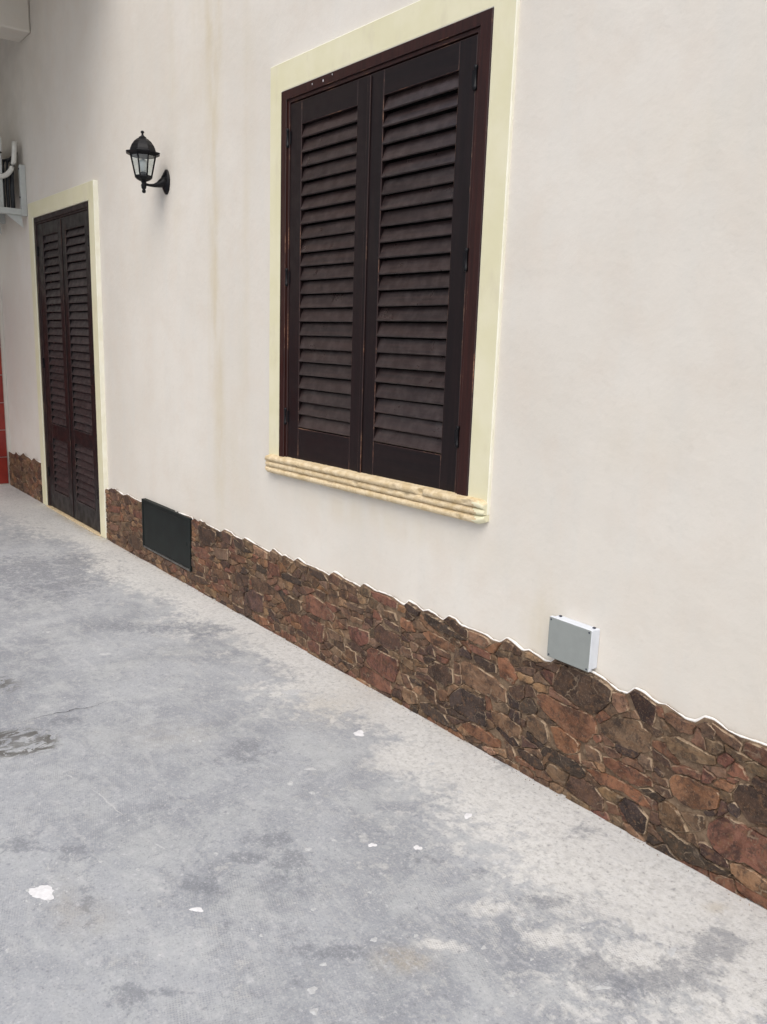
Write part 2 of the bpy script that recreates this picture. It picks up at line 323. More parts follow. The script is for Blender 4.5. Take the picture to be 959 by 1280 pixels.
def mat_concrete():
    s = NT('worn_concrete'); pale, dark, warm, wet = s.attr('marks')
    n1 = s.noise(1.7, 6, .62, dist=.6); n2 = s.noise(5.5, 8, .70, dist=.5); n3 = s.noise(24, 8, .74); n4 = s.noise(150, 5, .7); n5 = s.noise(9, 9, .76, shift=(5, 3, 1), dist=.6)
    n6 = s.noise(62, 6, .72, shift=(2, 7, 0)); drag = s.noise(5, 8, .72, stretch=(1, 5, 1), rot=(0, 0, rad(35)))
    c = s.mix(s.ramp(n1, .32, .68), (.255, .270, .298), (.375, .392, .418))
    c = s.mix(s.math('MULTIPLY', s.ramp(n2, .44, .64), .55), c, (.47, .488, .495))
    c = s.mix(s.math('MULTIPLY', s.ramp(drag, .50, .66), .40), c, (.48, .488, .49))
    c = s.mix(s.math('MULTIPLY', s.ramp(n5, .53, .64), .40), c, (.190, .204, .232))
    gran = s.math('ADD', s.math('MULTIPLY', n5, .45), s.math('MULTIPLY', n3, .55))
    pm = s.ramp(s.math('ADD', gran, s.math('MULTIPLY', pale, .26)), .545, .70, 0, .92)
    gran2 = s.math('ADD', s.math('MULTIPLY', s.noise(7, 9, .76, shift=(9, 2, 4), dist=.6), .5), s.math('MULTIPLY', s.noise(30, 6, .74, shift=(1, 8, 4)), .5))
    c = s.mix(pm, c, s.mix(s.ramp(s.math('ADD', s.math('MULTIPLY', n3, .6), s.math('MULTIPLY', n6, .4)), .38, .60), (.50, .495, .475), (.70, .695, .675)))
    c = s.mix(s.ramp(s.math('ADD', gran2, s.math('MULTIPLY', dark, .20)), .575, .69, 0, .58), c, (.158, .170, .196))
    c = s.mix(s.math('MULTIPLY', warm, s.ramp(gran, .40, .56), True), c, (.43, .37, .27))
    c = s.mix(s.math('MULTIPLY', s.ramp(n3, .53, .66), .32), c, (.215, .227, .245))
    c = s.mix(s.math('MULTIPLY', s.ramp(n3, .47, .34), .35), c, (.55, .55, .56))
    c = s.mix(s.math('MULTIPLY', s.ramp(n6, .56, .66), .50), c, (.60, .60, .62))
    c = s.mix(s.math('MULTIPLY', s.ramp(n6, .43, .35), .45), c, (.15, .155, .18))
    c = s.mix(s.math('MULTIPLY', s.ramp(n4, .5, .68), .42), c, (.52, .52, .53))
    c = s.mix(s.math('MULTIPLY', s.ramp(n4, .45, .32), .45), c, (.16, .165, .185))
    wf = s.noise(15, 6, .70, dist=1.2, stretch=(1.7, 1, 1))
    c = s.mix(s.math('MULTIPLY', s.math('MULTIPLY', wet, .9), s.ramp(s.math('ADD', wf, s.math('MULTIPLY', wet, .05)), .500, .560), True), c, (.085, .080, .068))
    # cast-in non-slip weave, worn away in places
    w1 = s.n('ShaderNodeTexWave'); w1.wave_type = 'BANDS'; w1.bands_direction = 'X'; w1.inputs['Scale'].default_value = 52
    w2 = s.n('ShaderNodeTexWave'); w2.wave_type = 'BANDS'; w2.bands_direction = 'Y'; w2.inputs['Scale'].default_value = 52
    for w in (w1, w2): w.inputs['Distortion'].default_value = .6; w.inputs['Detail Scale'].default_value = .4
    mp = s.n('ShaderNodeMapping'); s.l(s.co, mp.inputs[0]); mp.inputs['Rotation'].default_value = (0, 0, rad(20))
    s.l(mp.outputs[0], w1.inputs[0]); s.l(mp.outputs[0], w2.inputs[0])
    wv = s.math('MULTIPLY', w1.outputs['Fac'], w2.outputs['Fac'])
    wm = s.math('MULTIPLY', s.ramp(s.noise(2.3, 5, .65, shift=(1.3, 4, 0)), .44, .62), s.ramp(n3, .40, .56))
    wvm = s.math('MULTIPLY', wv, wm)
    c = s.mix(s.math('MULTIPLY', wvm, .42), c, (.12, .125, .15))
    h = s.bump(wvm, -.35, .0015); h = s.bump(n3, .35, .004, h); h = s.bump(n4, .35, .0012, h)
    return s.fin(c, s.ramp(n1, .3, .7, .55, .8), h, spec=.3)
def mat_sill():
    s = NT('buff_sill_stone')
    c = s.mix(s.ramp(s.noise(28, 6, .7), .35, .65), (.58, .45, .26), (.74, .62, .43))
    c = s.mix(s.math('MULTIPLY', s.ramp(s.noise(70, 4, .7), .57, .72), .5), c, (.46, .31, .15))
    h = s.bump(s.noise(90, 5, .7), .6, .003)
    return s.fin(c, .75, h, spec=.25)
def mat_glass():
    s = NT('lantern_glass')
    s.fin((.9, .93, .93), .03, s.bump(s.noise(40, 3), .15, .002), spec=.8)
    s.b.inputs['Transmission Weight'].default_value = 1; s.b.inputs['IOR'].default_value = 1.5
    tr = s.n('ShaderNodeBsdfTransparent'); tr.inputs[0].default_value = (.93, .95, .95, 1)
    gl = s.n('ShaderNodeBsdfGlossy'); gl.inputs['Roughness'].default_value = .06; gl.inputs[0].default_value = (1, 1, 1, 1)
    lw = s.n('ShaderNodeLayerWeight'); lw.inputs['Blend'].default_value = .5
    mx = s.n('ShaderNodeMixShader'); s.l(s.math('ADD', s.math('MULTIPLY', s.math('POWER', lw.outputs['Facing'], 3.), .6), .05), mx.inputs[0]); s.l(tr.outputs[0], mx.inputs[1]); s.l(gl.outputs[0], mx.inputs[2])
    s.l(mx.outputs[0], s.out.inputs[0]); return s.m
def mat_glazed():
    s = NT('red_glazed_tile'); oi = s.n('ShaderNodeObjectInfo')
    c = s.mix(s.ramp(s.noise(7, 4, .6), .3, .7), (.22, .024, .016), (.33, .038, .022))
    c = s.mix(s.math('MULTIPLY', oi.outputs['Random'], .5), c, (.16, .016, .016))
    return s.fin(c, .3, s.bump(s.noise(20, 3), .1, .002), spec=.5)

M = dict(plaster=mat_plaster(), trim=mat_trim(), edge=mat_lit_edge(),
    frame=mat_wood('dark_red_wood', (.0095, .0038, .0038), (.034, .0100, .0080), .38, .0, spec=.26),
    leaf=mat_wood('dark_shutter_wood', (.0060, .0036, .0044), (.0125, .0066, .0070), .38, .0, spec=.24),
    rail=mat_wood('dark_rail_wood', (.0060, .0036, .0044), (.0125, .0066, .0070), .38, .0, vertical=False, spec=.24),
    slat=mat_wood('dusty_slat_wood', (.0115, .0070, .0078), (.030, .0175, .0160), .34, .12, vertical=False, dust=.18, spec=.35),
    door=mat_wood('dark_door_wood', (.0062, .0048, .0055), (.0130, .0090, .0095), .42, .0, spec=.3),
    dframe=mat_wood('dark_door_frame', (.010, .0060, .0065), (.022, .012, .012), .5, .0, spec=.3),
    dslat=mat_wood('dusty_door_slat', (.0150, .0120, .0130), (.029, .0225, .0230), .48, 0, vertical=False, dust=.22, spec=.3),
    worn=mat_worn(), worn2=mat_worn('lightly_worn_edge', .35), black=mat_simple('black_cavity', (.008, .007, .007), .9),
    iron=mat_simple('black_iron', (.0050, .0050, .0066), .40, .0, .3, .22, .2, 60),
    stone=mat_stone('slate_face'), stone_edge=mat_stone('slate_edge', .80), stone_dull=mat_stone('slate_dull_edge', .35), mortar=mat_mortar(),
    white=mat_simple('white_filler', (.84, .82, .79), .8, 0, .05, .2, .4, 40),
    concrete=mat_concrete(), sill=mat_sill(), glass=mat_glass(),
    splash=mat_simple('dried_plaster', (.74, .74, .76), .85, 0, .08, .2, .5, 60), drip=mat_simple('plaster_drip', (.50, .51, .52), .85, 0, .12, .2, .5, 120),
    crack=mat_simple('crack_shadow', (.10, .10, .115), .9, 0, .2), boxf=mat_simple('grey_plastic_lid', (.275, .295, .285), .5, 0, .03, .3),
    boxs=mat_simple('sky_lit_plastic', (.66, .70, .76), .4, 0, .03, .5), screw=mat_simple('dark_screw', (.05, .055, .08), .4, .5),
    hatch=mat_simple('dark_green_steel', (.0075, .0115, .0110), .55, .0, .25, .25, .15, 12), hatch_edge=mat_simple('bare_steel_lip', (.12, .12, .115), .4, .6, .3),
    acw=mat_simple('white_enamel', (.62, .63, .60), .4, 0, .04, .5), acg=mat_simple('grey_enamel', (.50, .52, .50), .5, 0, .05), pipe=mat_simple('white_conduit', (.66, .65, .60), .5, 0, .05),
    hose=mat_simple('black_insulation', (.035, .037, .042), .7, 0, .3), tile=mat_glazed(), grout=mat_simple('pale_grout', (.48, .42, .38), .85),
    bulb=mat_simple('bulb_glass', (.75, .76, .74), .1, 0, .02, .6))

# ---------------------------------------------------------------- mesh helpers
class MB:
    def __init__(s): s.v = []; s.f = []; s.mi = []; s.sm = []
    def add(s, vs, fs, mi=0, smooth=False):
        o = len(s.v); s.v += [tuple(p) for p in vs]
        for f in fs: s.f.append(tuple(i+o for i in f)); s.mi.append(mi); s.sm.append(smooth)
    def box(s, x0, x1, y0, y1, z0, z1, mi=0):
        v = [(x, y, z) for x in (x0, x1) for y in (y0, y1) for z in (z0, z1)]
        s.add(v, [(0, 1, 3, 2), (4, 6, 7, 5), (0, 4, 5, 1), (2, 3, 7, 6), (0, 2, 6, 4), (1, 5, 7, 3)], mi)
    def lathe(s, prof, c=(0, 0, 0), n=16, axis='z', mi=0, smooth=True, phase=0., cap=True, sx=1, sy=1):
        vs = []
        for r, h in prof:
            for k in range(n):
                a = 2*math.pi*k/n + phase; u, w = r*math.cos(a)*sx, r*math.sin(a)*sy
                vs.append({'z': (u, w, h), 'y': (u, h, w), 'x': (h, u, w)}[axis])
        vs = [(p[0]+c[0], p[1]+c[1], p[2]+c[2]) for p in vs]
        fs = []
        for i in range(len(prof)-1):
            for k in range(n):
                k2 = (k+1) % n; fs.append((i*n+k, i*n+k2, (i+1)*n+k2, (i+1)*n+k))
        s.add(vs, fs, mi, smooth)
        if cap:
            o = len(s.v)-len(vs)
            s.f.append(tuple(o+k for k in range(n))[::-1]); s.mi.append(mi); s.sm.append(False)
            s.f.append(tuple(o+(len(prof)-1)*n+k for k in range(n))); s.mi.append(mi); s.sm.append(False)
    def tube(s, pts, r, n=10, mi=0, smooth=True, flat=1.):
        pts = [Vector(p) for p in pts]; rs = r if isinstance(r, (list, tuple)) else [r]*len(pts)
        vs = []; up = Vector((0, 0, 1))
        for i, p in enumerate(pts):
            d = (pts[min(i+1, len(pts)-1)]-pts[max(i-1, 0)]).normalized()
            a = d.cross(up) if abs(d.z) < .95 else d.cross(Vector((0, 1, 0)))
            a.normalize(); b = a.cross(d).normalized()
            for k in range(n):
                t = 2*math.pi*k/n; vs.append(p+a*math.cos(t)*rs[i]*flat+b*math.sin(t)*rs[i])
        fs = [(i*n+k, i*n+(k+1) % n, (i+1)*n+(k+1) % n, (i+1)*n+k) for i in range(len(pts)-1) for k in range(n)]
        s.add(vs, fs, mi, smooth)
        o = len(s.v)-len(vs); s.f.append(tuple(o+k for k in range(n))[::-1]); s.f.append(tuple(o+len(vs)-n+k for k in range(n))); s.mi += [mi, mi]; s.sm += [False, False]
    def mesh(s, name, mats):
        me = bpy.data.meshes.new(name); me.from_pydata(s.v, [], s.f)
        for m in mats: me.materials.append(M[m])
        me.polygons.foreach_set('material_index', s.mi); me.polygons.foreach_set('use_smooth', s.sm)
        bm = bmesh.new(); bm.from_mesh(me); bmesh.ops.recalc_face_normals(bm, faces=bm.faces); bm.to_mesh(me); bm.free()
        me.update(); return me
    def build(s, name, mats, parent=None, bevel=0., bm_mat=None, seg=2):
        o = bpy.data.objects.new(name, s.mesh(name, mats)); COL.objects.link(o); o.parent = parent
        if bevel:
            b = o.modifiers.new('bevel', 'BEVEL'); b.width = bevel; b.segments = seg; b.limit_method = 'ANGLE'; b.angle_limit = rad(35)
            if bm_mat is not None: b.material = bm_mat
        return o
def obj(name, me, parent=None, loc=None):
    o = bpy.data.objects.new(name, me); COL.objects.link(o); o.parent = parent
    if loc: o.location = loc
    return o
def tag(o, label=None, cat=None, group=None, kind=None):
    if label: o['label'] = label
    if cat: o['category'] = cat
    if group: o['group'] = group
    if kind: o['kind'] = kind
    return o
def thing(name, loc, label, cat, group=None):
    # an Empty at the base of the thing, carrying its parts
    o = bpy.data.objects.new(name, None); COL.objects.link(o); o.location = loc; o.empty_display_size = .1
    return tag(o, label, cat, group, 'thing')
def local(o, root):      # keep world placement of a part built in world coordinates
    o.parent = root; o.matrix_parent_inverse = Matrix.Translation(root.location).inverted(); return o

def grid_xy(xs, ys, plane, off, skip=None):
    X, Y = np.meshgrid(xs, ys, indexing='ij'); n = len(xs); m = len(ys)
    Z = np.full(X.shape, off)
    V = np.stack([X, Y, Z], -1) if plane == 'z' else np.stack([X, Z, Y], -1)
    F = []
    for i in range(n-1):
        for j in range(m-1):
            if skip and skip((xs[i]+xs[i+1])/2, (ys[j]+ys[j+1])/2): continue
            a = i*m+j; q = (a, a+m, a+m+1, a+1)
            F.append(q)
    return V.reshape(-1, 3), F, X.ravel(), Y.ravel()

# ---------------------------------------------------------------- the ground
gx = np.concatenate([[-60, -30, -15, -10], np.arange(-8, .6, .02), [.8, 1.2, 2, 4, 8, 15, 30, 60]])
gy = np.concatenate([[-60, -30, -15, -8, -5, -3.5, -2.8], np.arange(-2.4, .021, .02), [.3, 1, 4, 15, 60]])
V, F, X, Y = grid_xy(gx, gy, 'z', 0.)
me = bpy.data.meshes.new('ground'); me.from_pydata(V.tolist(), [], F); me.materials.append(M['concrete'])
mk = np.zeros((len(X), 4), dtype=np.float32)
wob = np.array([noise.noise(Vector((x*2.2, y*2.2, 3.1))) for x, y in zip(X, Y)])
d = np.abs(Y)
mk[:, 0] = np.where(Y < .02, 1.05*np.exp(-(d/(.17+.12*wob))**1.6) + .5*np.exp(-(d/(.42+.2*wob))**2), 0)
mk[:, 0] += .75*np.exp(-((X+7.0)/1.1)**2)*np.exp(-((Y+.15)/.35)**2)
mk[:, 0] += .45*np.clip((X+2.0)/1.0, 0, 1)*np.exp(-(d/.75)**2)
mk[:, 2] += .55*np.exp(-(d/.05)**1.5)*np.clip(wob*2+.4, 0, 1) + .9*np.exp(-((X+5.9)/.75)**4)*np.exp(-((Y+.03)/.05)**2)
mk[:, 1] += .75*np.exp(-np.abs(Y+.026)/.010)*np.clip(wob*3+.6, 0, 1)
mk[:, 1] += .5*np.clip(np.array([noise.noise(Vector((x*.9+4, y*1.6, 8))) for x, y in zip(X, Y)])*1.6, 0, 1)
for t, cx, cy, ax, ay, bx, by in SOFT:
    ax, ay, bx, by = [q*1.25 for q in (ax, ay, bx, by)]; det = ax*by-ay*bx; dx = X*1000-cx; dy = Y*1000-cy
    u = (dx*by-dy*bx)/det; w = (ax*dy-ay*dx)/det
    g = np.exp(-(u*u+w*w)**1.3)
    mk[:, {'w': 0, 'd': 1, 't': 2, 'o': 2}[t]] += g*{'w': .55, 'd': .75, 't': .16, 'o': .55}[t]
wc = np.array(WET, float)/1000; c0 = wc.mean(0)
ang = np.arctan2(wc[:, 1]-c0[1], wc[:, 0]-c0[0]); rr = np.hypot(*(wc-c0).T); o_ = np.argsort(ang)
A = np.arctan2(Y-c0[1], X-c0[0]); Rr = np.hypot(X-c0[0], Y-c0[1])
lim = np.interp(A, np.concatenate([ang[o_]-2*np.pi, ang[o_], ang[o_]+2*np.pi]), np.tile(rr[o_], 3))
mk[:, 3] = np.clip((lim*1.0-Rr)/.03, 0, 1)*np.clip(.55+Rr/lim*.6, 0, 1)
mk[:, 3] = np.maximum(mk[:, 3], .9*np.exp(-((X+3.25)/.10)**2-((Y+1.18)/.05)**2))
mk = np.clip(mk, 0, 1)
ca = me.color_attributes.new('marks', 'FLOAT_COLOR', 'POINT'); ca.data.foreach_set('color', mk.ravel())
ground = obj('ground', me); tag(ground, kind='structure')

def splash_mesh(c, a, b, n=18, jag=.25, seed=0, z=.0012):
    rnd = random.Random(seed); vs = [(c[0], c[1], z)]; ph = [rnd.random()*6 for _ in range(4)]
    for k in range(n):
        t = 2*math.pi*k/n; r = 1+jag*(math.sin(2*t+ph[0])*.6+math.sin(3*t+ph[1])*.6+math.sin(5*t+ph[2])*.35+rnd.uniform(-.30, .30))
        vs.append((c[0]+r*(a[0]*math.cos(t)+b[0]*math.sin(t)), c[1]+r*(a[1]*math.cos(t)+b[1]*math.sin(t)), z*.3))
    return vs, [(0, 1+k, 1+(k+1) % n) for k in range(n)]
for i, (cx, cy, ax, ay, bx, by) in enumerate(WHITE):
    mb = MB(); q = 1/1000
    q2 = q*.85 if i == 0 else q*.82; mb.add(*splash_mesh((cx*q, cy*q), (ax*q2, ay*q2), (bx*q2, by*q2), seed=i, jag=.26, n=40 if i == 0 else 22))
    mb.build('plaster_splash', ['splash' if i in (0, 1, 6, 7, 28, 29) else 'drip'], ground)
rnd = random.Random(5); mb = MB()
for i in range(26):                               # droplets thrown round the big splash
    a = rnd.uniform(0, 6.28); r = .035+abs(rnd.gauss(0, .03)); q = .0015+.004*rnd.random()**2
    mb.add(*splash_mesh((-1.895+r*math.cos(a), -1.422+r*math.sin(a)), (q, 0), (0, q*rnd.uniform(.6, 1)), n=9, seed=i+400, z=.001))
for i in range(240):
    x = rnd.uniform(-4.5, -.7); y = -abs(rnd.gauss(0, .55))-.02
    if y < -1.8: continue
    r = .0012+.0026*rnd.random()**3; a = rnd.uniform(0, 6.28); e = rnd.uniform(.6, 1.8)
    mb.add(*splash_mesh((x, y), (r*e*math.cos(a), r*e*math.sin(a)), (-r*math.sin(a), r*math.cos(a)), n=8, seed=i+900, z=.001))
tag(mb.build('plaster_specks', ['drip'], ground), kind='stuff')
mb = MB()
for i in range(260):                              # grit and mortar crumbs swept against the foot of the wall
    x = rnd.uniform(-5.25, -.6); y = -.0255-abs(rnd.gauss(0, .012)); r = rnd.uniform(.0010, .0030); a = rnd.uniform(0, 6)
    P = [(x+r*math.cos(a+k*2.1)*rnd.uniform(.7, 1.2), y+r*math.sin(a+k*2.1), 0) for k in range(3)]+[(x, y, r*.9)]
    mb.add(P, [(0, 1, 3), (1, 2, 3), (2, 0, 3)])
tag(mb.build('grit', ['mortar'], ground), kind='stuff')
def strip(pts, w, z, name, mat, jit=.004, seed=1):
    rnd = random.Random(seed); P = []
    for a, b in zip(pts[:-1], pts[1:]):
        for k in range(6):
            t = k/6; P.append((a[0]+(b[0]-a[0])*t+rnd.uniform(-jit, jit), a[1]+(b[1]-a[1])*t+rnd.uniform(-jit, jit)))
    vs = []
    for i, p in enumerate(P):
        q = P[min(i+1, len(P)-1)]; r = P[max(i-1, 0)]; d = Vector((q[0]-r[0], q[1]-r[1])).normalized()
        ww = w*rnd.uniform(.2, 1.)*math.sin(math.pi*(i+.7)/(len(P)+.4))
        vs += [(p[0]-d.y*ww, p[1]+d.x*ww, z), (p[0]+d.y*ww, p[1]-d.x*ww, z)]
    mb = MB(); mb.add(vs, [(2*i, 2*i+1, 2*i+3, 2*i+2) for i in range(len(P)-1)]); return mb.build(name, [mat], ground)
k_ = lambda L: [(a/1000, b/1000) for a, b in L]
strip(k_(CRACK), .0030, .0015, 'crack', 'crack')
for i, L in enumerate(SCRATCH): strip(k_(L), .0032, .0011, 'scratch', 'drip', .002, i)
# ---------------------------------------------------------------- house wall
WX0, WX1, WZ0, WZ1 = -3.131, -1.941, .800, 2.316      # window opening
DX0, DX1, DZ1 = -6.570, -5.395, 2.134                 # door opening
EDGE_X = -7.65
xs = sorted(set(np.round(np.concatenate([np.arange(EDGE_X, 3.0, .05), [WX0, WX1, DX0, DX1]]), 4)))
zs = sorted(set(np.round(np.concatenate([np.arange(-.05, 4.4, .05), [WZ0, WZ1, DZ1]]), 4)))
hole = lambda x, z: (WX0 < x < WX1 and WZ0 < z < WZ1) or (DX0 < x < DX1 and z < DZ1)
V, F, X, Z = grid_xy(xs, zs, 'y', 0., hole)
mk = np.zeros((len(X), 4), np.float32)
for x0, w, a, zt, zb in ((-3.74, .045, .75, 4.4, .3), (-3.81, .02, .55, 4.4, .9), (-3.45, .03, .35, 3.0, .8), (-4.2, .05, .25, 3.6, 1.6), (-3.9, .12, .22, 4, 2), (-1.05, .05, .12, 2.2, 1.6), (-3.55, .10, .25, 1.2, .4)):
    xx = x0+.02*np.sin(Z*3+x0*7)
    mk[:, 0] += a*np.exp(-((X-xx)/w)**2)*np.clip((Z-zb)/.4, 0, 1)*np.clip((zt-Z)/.4, 0, 1)
for x0, z0, rx, rz, a in ((-1.25, 1.85, .10, .10, .20), (-1.60, .50, .06, .10, .55), (-2.4, .68, .6, .06, .35), (-1.30, 1.1, .2, .1, .12)):
    mk[:, 0] += a*np.exp(-((X-x0)/rx)**2-((Z-z0)/rz)**2)
mk[:, 1] += .45*np.clip((-5.6-X)/1.5, 0, 1)*np.clip((Z-2.2)/1., 0, 1) + .35*np.exp(-((X+6.85)/.12)**2-((Z-2.5)/.3)**2)  # grime tone that also puts the upper-left and bracket shade into colour
me = bpy.data.meshes.new('house_wall')
nv = len(V); V = V.tolist(); T = .30
def q4(a, b, c, d):
    global V, F
    n = len(V); V += [a, b, c, d]; F.append((n, n+1, n+2, n+3))
def reveal(x0, x1, z0, z1, bottom=True):
    q4((x0, 0, z0), (x0, T, z0), (x0, T, z1), (x0, 0, z1)); q4((x1, 0, z0), (x1, 0, z1), (x1, T, z1), (x1, T, z0))
    q4((x0, 0, z1), (x0, T, z1), (x1, T, z1), (x1, 0, z1))
    if bottom: q4((x0, 0, z0), (x1, 0, z0), (x1, T, z0), (x0, T, z0))
reveal(WX0, WX1, WZ0, WZ1); reveal(DX0, DX1, -.05, DZ1, False)
xe, ze, zb = xs[-1], zs[-1], zs[0]
q4((EDGE_X, T, zb), (EDGE_X, T, ze), (xe, T, ze), (xe, T, zb)); q4((EDGE_X, 0, ze), (xe, 0, ze), (xe, T, ze), (EDGE_X, T, ze)); q4((xe, 0, zb), (xe, T, zb), (xe, T, ze), (xe, 0, ze))
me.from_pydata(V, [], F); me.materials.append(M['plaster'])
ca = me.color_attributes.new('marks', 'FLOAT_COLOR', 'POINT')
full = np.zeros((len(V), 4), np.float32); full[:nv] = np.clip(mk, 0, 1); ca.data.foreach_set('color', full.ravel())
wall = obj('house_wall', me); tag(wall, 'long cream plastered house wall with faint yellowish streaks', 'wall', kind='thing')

# end wall with red glazed tiles, beam and balcony slab (unseen, added for shade) above the far end of the yard
end = MB(); end.box(EDGE_X-.25, EDGE_X-.003, -4.0, T, -.05, 4.4)
end = end.build('end_wall', ['plaster']); tag(end, 'plastered end wall at the far left, tiled red at its foot', 'wall', kind='thing')
g = MB(); g.box(EDGE_X-.003, EDGE_X+.004, -3.9, -.030, .012, 1.652); local(g.build('grout_bed', ['grout']), end)
tm = MB(); tm.box(.0, .008, -.114, .114, -.114, .114); tmesh = tm.mesh('tile', ['tile'])
for i in range(16):
    for j in range(7):
        obj('tile', tmesh, end, (EDGE_X+.004, -.150-.235*i, .132+.235*j))
bm_ = MB(); bm_.box(-6.752, -6.482, -3.3, -.001, 3.345, 3.76); beam = bm_.build('ceiling_beam', ['plaster'], bevel=.012)
tag(beam, 'cream concrete beam meeting the wall high at the far left', 'beam', kind='thing')
sl = MB(); sl.box(EDGE_X-.003, -4.7, -3.4, -.002, 3.763, 3.95); slab = sl.build('shade_slab', ['plaster']); tag(slab, 'unseen concrete slab above the beam, added to shade the wall', 'overhang', kind='thing')

# ---------------------------------------------------------------- louvred leaves
def slat_mesh(L, name, mat, w=.058, th=.009, tilt=69):
    # a board leaning out at its foot, rounded long edges, L long in x
    a = rad(tilt); u = Vector((0, math.cos(a), math.sin(a))); n = Vector((0, -math.sin(a), math.cos(a)))
    prof = []
    for s, t in ((-.5, .15), (-.47, .5), (.47, .5), (.5, .15), (.5, -.15), (.47, -.5), (-.47, -.5), (-.5, -.15)):
        prof.append(u*(s*w)+n*(t*th))
    mb = MB(); N = len(prof); nx = 4; vs = []
    for k in range(nx+1):
        x = -L/2+L*k/nx
        for p in prof: vs.append((x, p.y, p.z))
    fs = [(k*N+i, k*N+(i+1) % N, (k+1)*N+(i+1) % N, (k+1)*N+i) for k in range(nx) for i in range(N)]
    mb.add(vs, fs); mb.add(vs[:N], [tuple(range(N))]); mb.add(vs[-N:], [tuple(range(N))])
    return mb.mesh(name, [mat])
def louvre(leaf, root, x0, x1, z0, z1, n, y, mat, seed):
    rnd = random.Random(seed); pitch = (z1-z0)/n
    me = slat_mesh(x1-x0+.006, 'slat', mat, w=pitch*.985)
    for k in range(n):
        o = obj('slat', me, leaf); o.matrix_parent_inverse = Matrix.Identity(4)
        o.location = ((x0+x1)/2, y+rnd.uniform(-.0008, .0008), z0+pitch*(k+.5)+rnd.uniform(-.0012, .0012)+.001)
        o.rotation_euler = (rad(rnd.gauss(0, 2.0)), rad(rnd.uniform(-.2, .2)), 0)
def hinge(leaf, x, z, y, h=.072):
    mb = MB(); mb.lathe([(.0055, -h/2), (.0075, -h/2+.003), (.0075, -h/2+.012), (.0058, -h/2+.014), (.0058, h/2-.014), (.0075, h/2-.012), (.0075, h/2-.003), (.005, h/2)], (x, y, z), 10)
    mb.box(x-.019, x+.019, y+.003, y+.0055, z-h/2+.012, z+h/2-.012); return mb.build('hinge', ['iron'], leaf)

# ---- window
WIN = thing('shuttered_window', (-2.552, 0, .8), 'window with closed dark brown louvred shutters above the stone plinth', 'window')
def U(x0, x1, zb, zt, wl, wr, wt, y0, y1, mb, mi=0, bottom=0.):
    mb.box(x0, x0+wl, y0, y1, zb, zt, mi); mb.box(x1-wr, x1, y0, y1, zb, zt, mi); mb.box(x0+wl, x1-wr, y0, y1, zt-wt, zt, mi)
def prism_U(x0, x1, zb, zt, wl, wr, wt, y0, y1, mats, name, root, bevel=0., side=None):
    P = [(x0, zb), (x0, zt), (x1, zt), (x1, zb), (x1-wr, zb), (x1-wr, zt-wt), (x0+wl, zt-wt), (x0+wl, zb)]
    n = 8; vs = [(x, y0, z) for x, z in P]+[(x, y1, z) for x, z in P]; mb = MB()
    mb.add(vs, [(0, 7, 6, 1), (1, 6, 5, 2), (2, 5, 4, 3), (8, 9, 14, 15), (9, 10, 13, 14), (10, 11, 12, 13)])
    for i in range(n): mb.add([vs[i], vs[(i+1) % n], vs[(i+1) % n+n], vs[i+n]], [(0, 1, 2, 3)], 1 if side and i in side else 0)
    me = mb.mesh(name, mats); b = bmesh.new(); b.from_mesh(me); bmesh.ops.remove_doubles(b, verts=b.verts, dist=1e-5); bmesh.ops.recalc_face_normals(b, faces=b.faces); b.to_mesh(me); b.free()
    o = obj(name, me)
    if bevel:
        m = o.modifiers.new('bevel', 'BEVEL'); m.width = bevel; m.segments = 2; m.limit_method = 'ANGLE'
        if len(mats) > 1: m.material = 1
    return local(o, root)
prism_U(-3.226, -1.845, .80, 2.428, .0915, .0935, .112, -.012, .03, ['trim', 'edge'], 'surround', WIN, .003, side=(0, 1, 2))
prism_U(-3.134, -1.939, .80, 2.3155, .040, .050, .036, -.015, .05, ['frame', 'worn'], 'frame', WIN, .0022)
o = prism_U(-3.0938, -1.9892, .80, 2.2793, .0150, .0165, .013, -.008, .055, ['frame', 'worn'], 'frame_stop', WIN, .0025)
for x, z, r in ((-2.905, 2.300, .0022), (-2.83, 2.297, .003), (-2.77, 2.306, .002)):
    mb = MB(); mb.add([(x+r*math.cos(t), -.0154, z+1.8*r*math.sin(t)) for t in np.linspace(0, 5.2, 6)], [(0, 1, 2, 3, 4, 5)]); local(mb.build('paint_fleck', ['splash']), WIN)
def leaf(name, root, x0, x1, z0, z1, panels, sl, sr, y, mats, slatmat, n, seed, th=.038, label=None):
    """panels: (louvre z0, louvre z1, slat count); stiles sl, sr wide; rails fill the rest"""
    mb = MB(); mb.box(x0, x0+sl, y, y+th, z0, z1); mb.box(x1-sr, x1, y, y+th, z0, z1)
    z = z0
    for a, b, k in panels:
        mb.box(x0+sl, x1-sr, y+.0006, y+th-.001, z, a, 2); z = b
    mb.box(x0+sl, x1-sr, y+.0006, y+th-.001, z, z1, 2)
    o = mb.build(name, mats, None, bevel=.0022, bm_mat=1); local(o, root)
    for i, (a, b, k) in enumerate(panels):
        # slim moulding bead round each louvred opening
        louvre(o, root, x0+sl, x1-sr, a, b, k, y+.0135, slatmat, seed+i)
    return o
LM = ['leaf', 'worn', 'rail']
lf = leaf('shutter', WIN, -3.0765, -2.5495, .802, 2.262, [(.967, 2.174, 22)], .082, .072, -.004, LM, 'slat', 22, 1)
rt = leaf('shutter', WIN, -2.5455, -2.0080, .802, 2.262, [(.967, 2.178, 22)], .079, .079, -.0045, LM, 'slat', 22, 3)
mb = MB(); mb.box(-2.556, -2.537, -.010, -.0047, .806, 2.256); mb.build('meeting_bead', ['leaf', 'worn'], rt, bevel=.002, bm_mat=1)
for z in (2.135, 1.590, 1.010): hinge(lf, -3.0875, z, -.010)
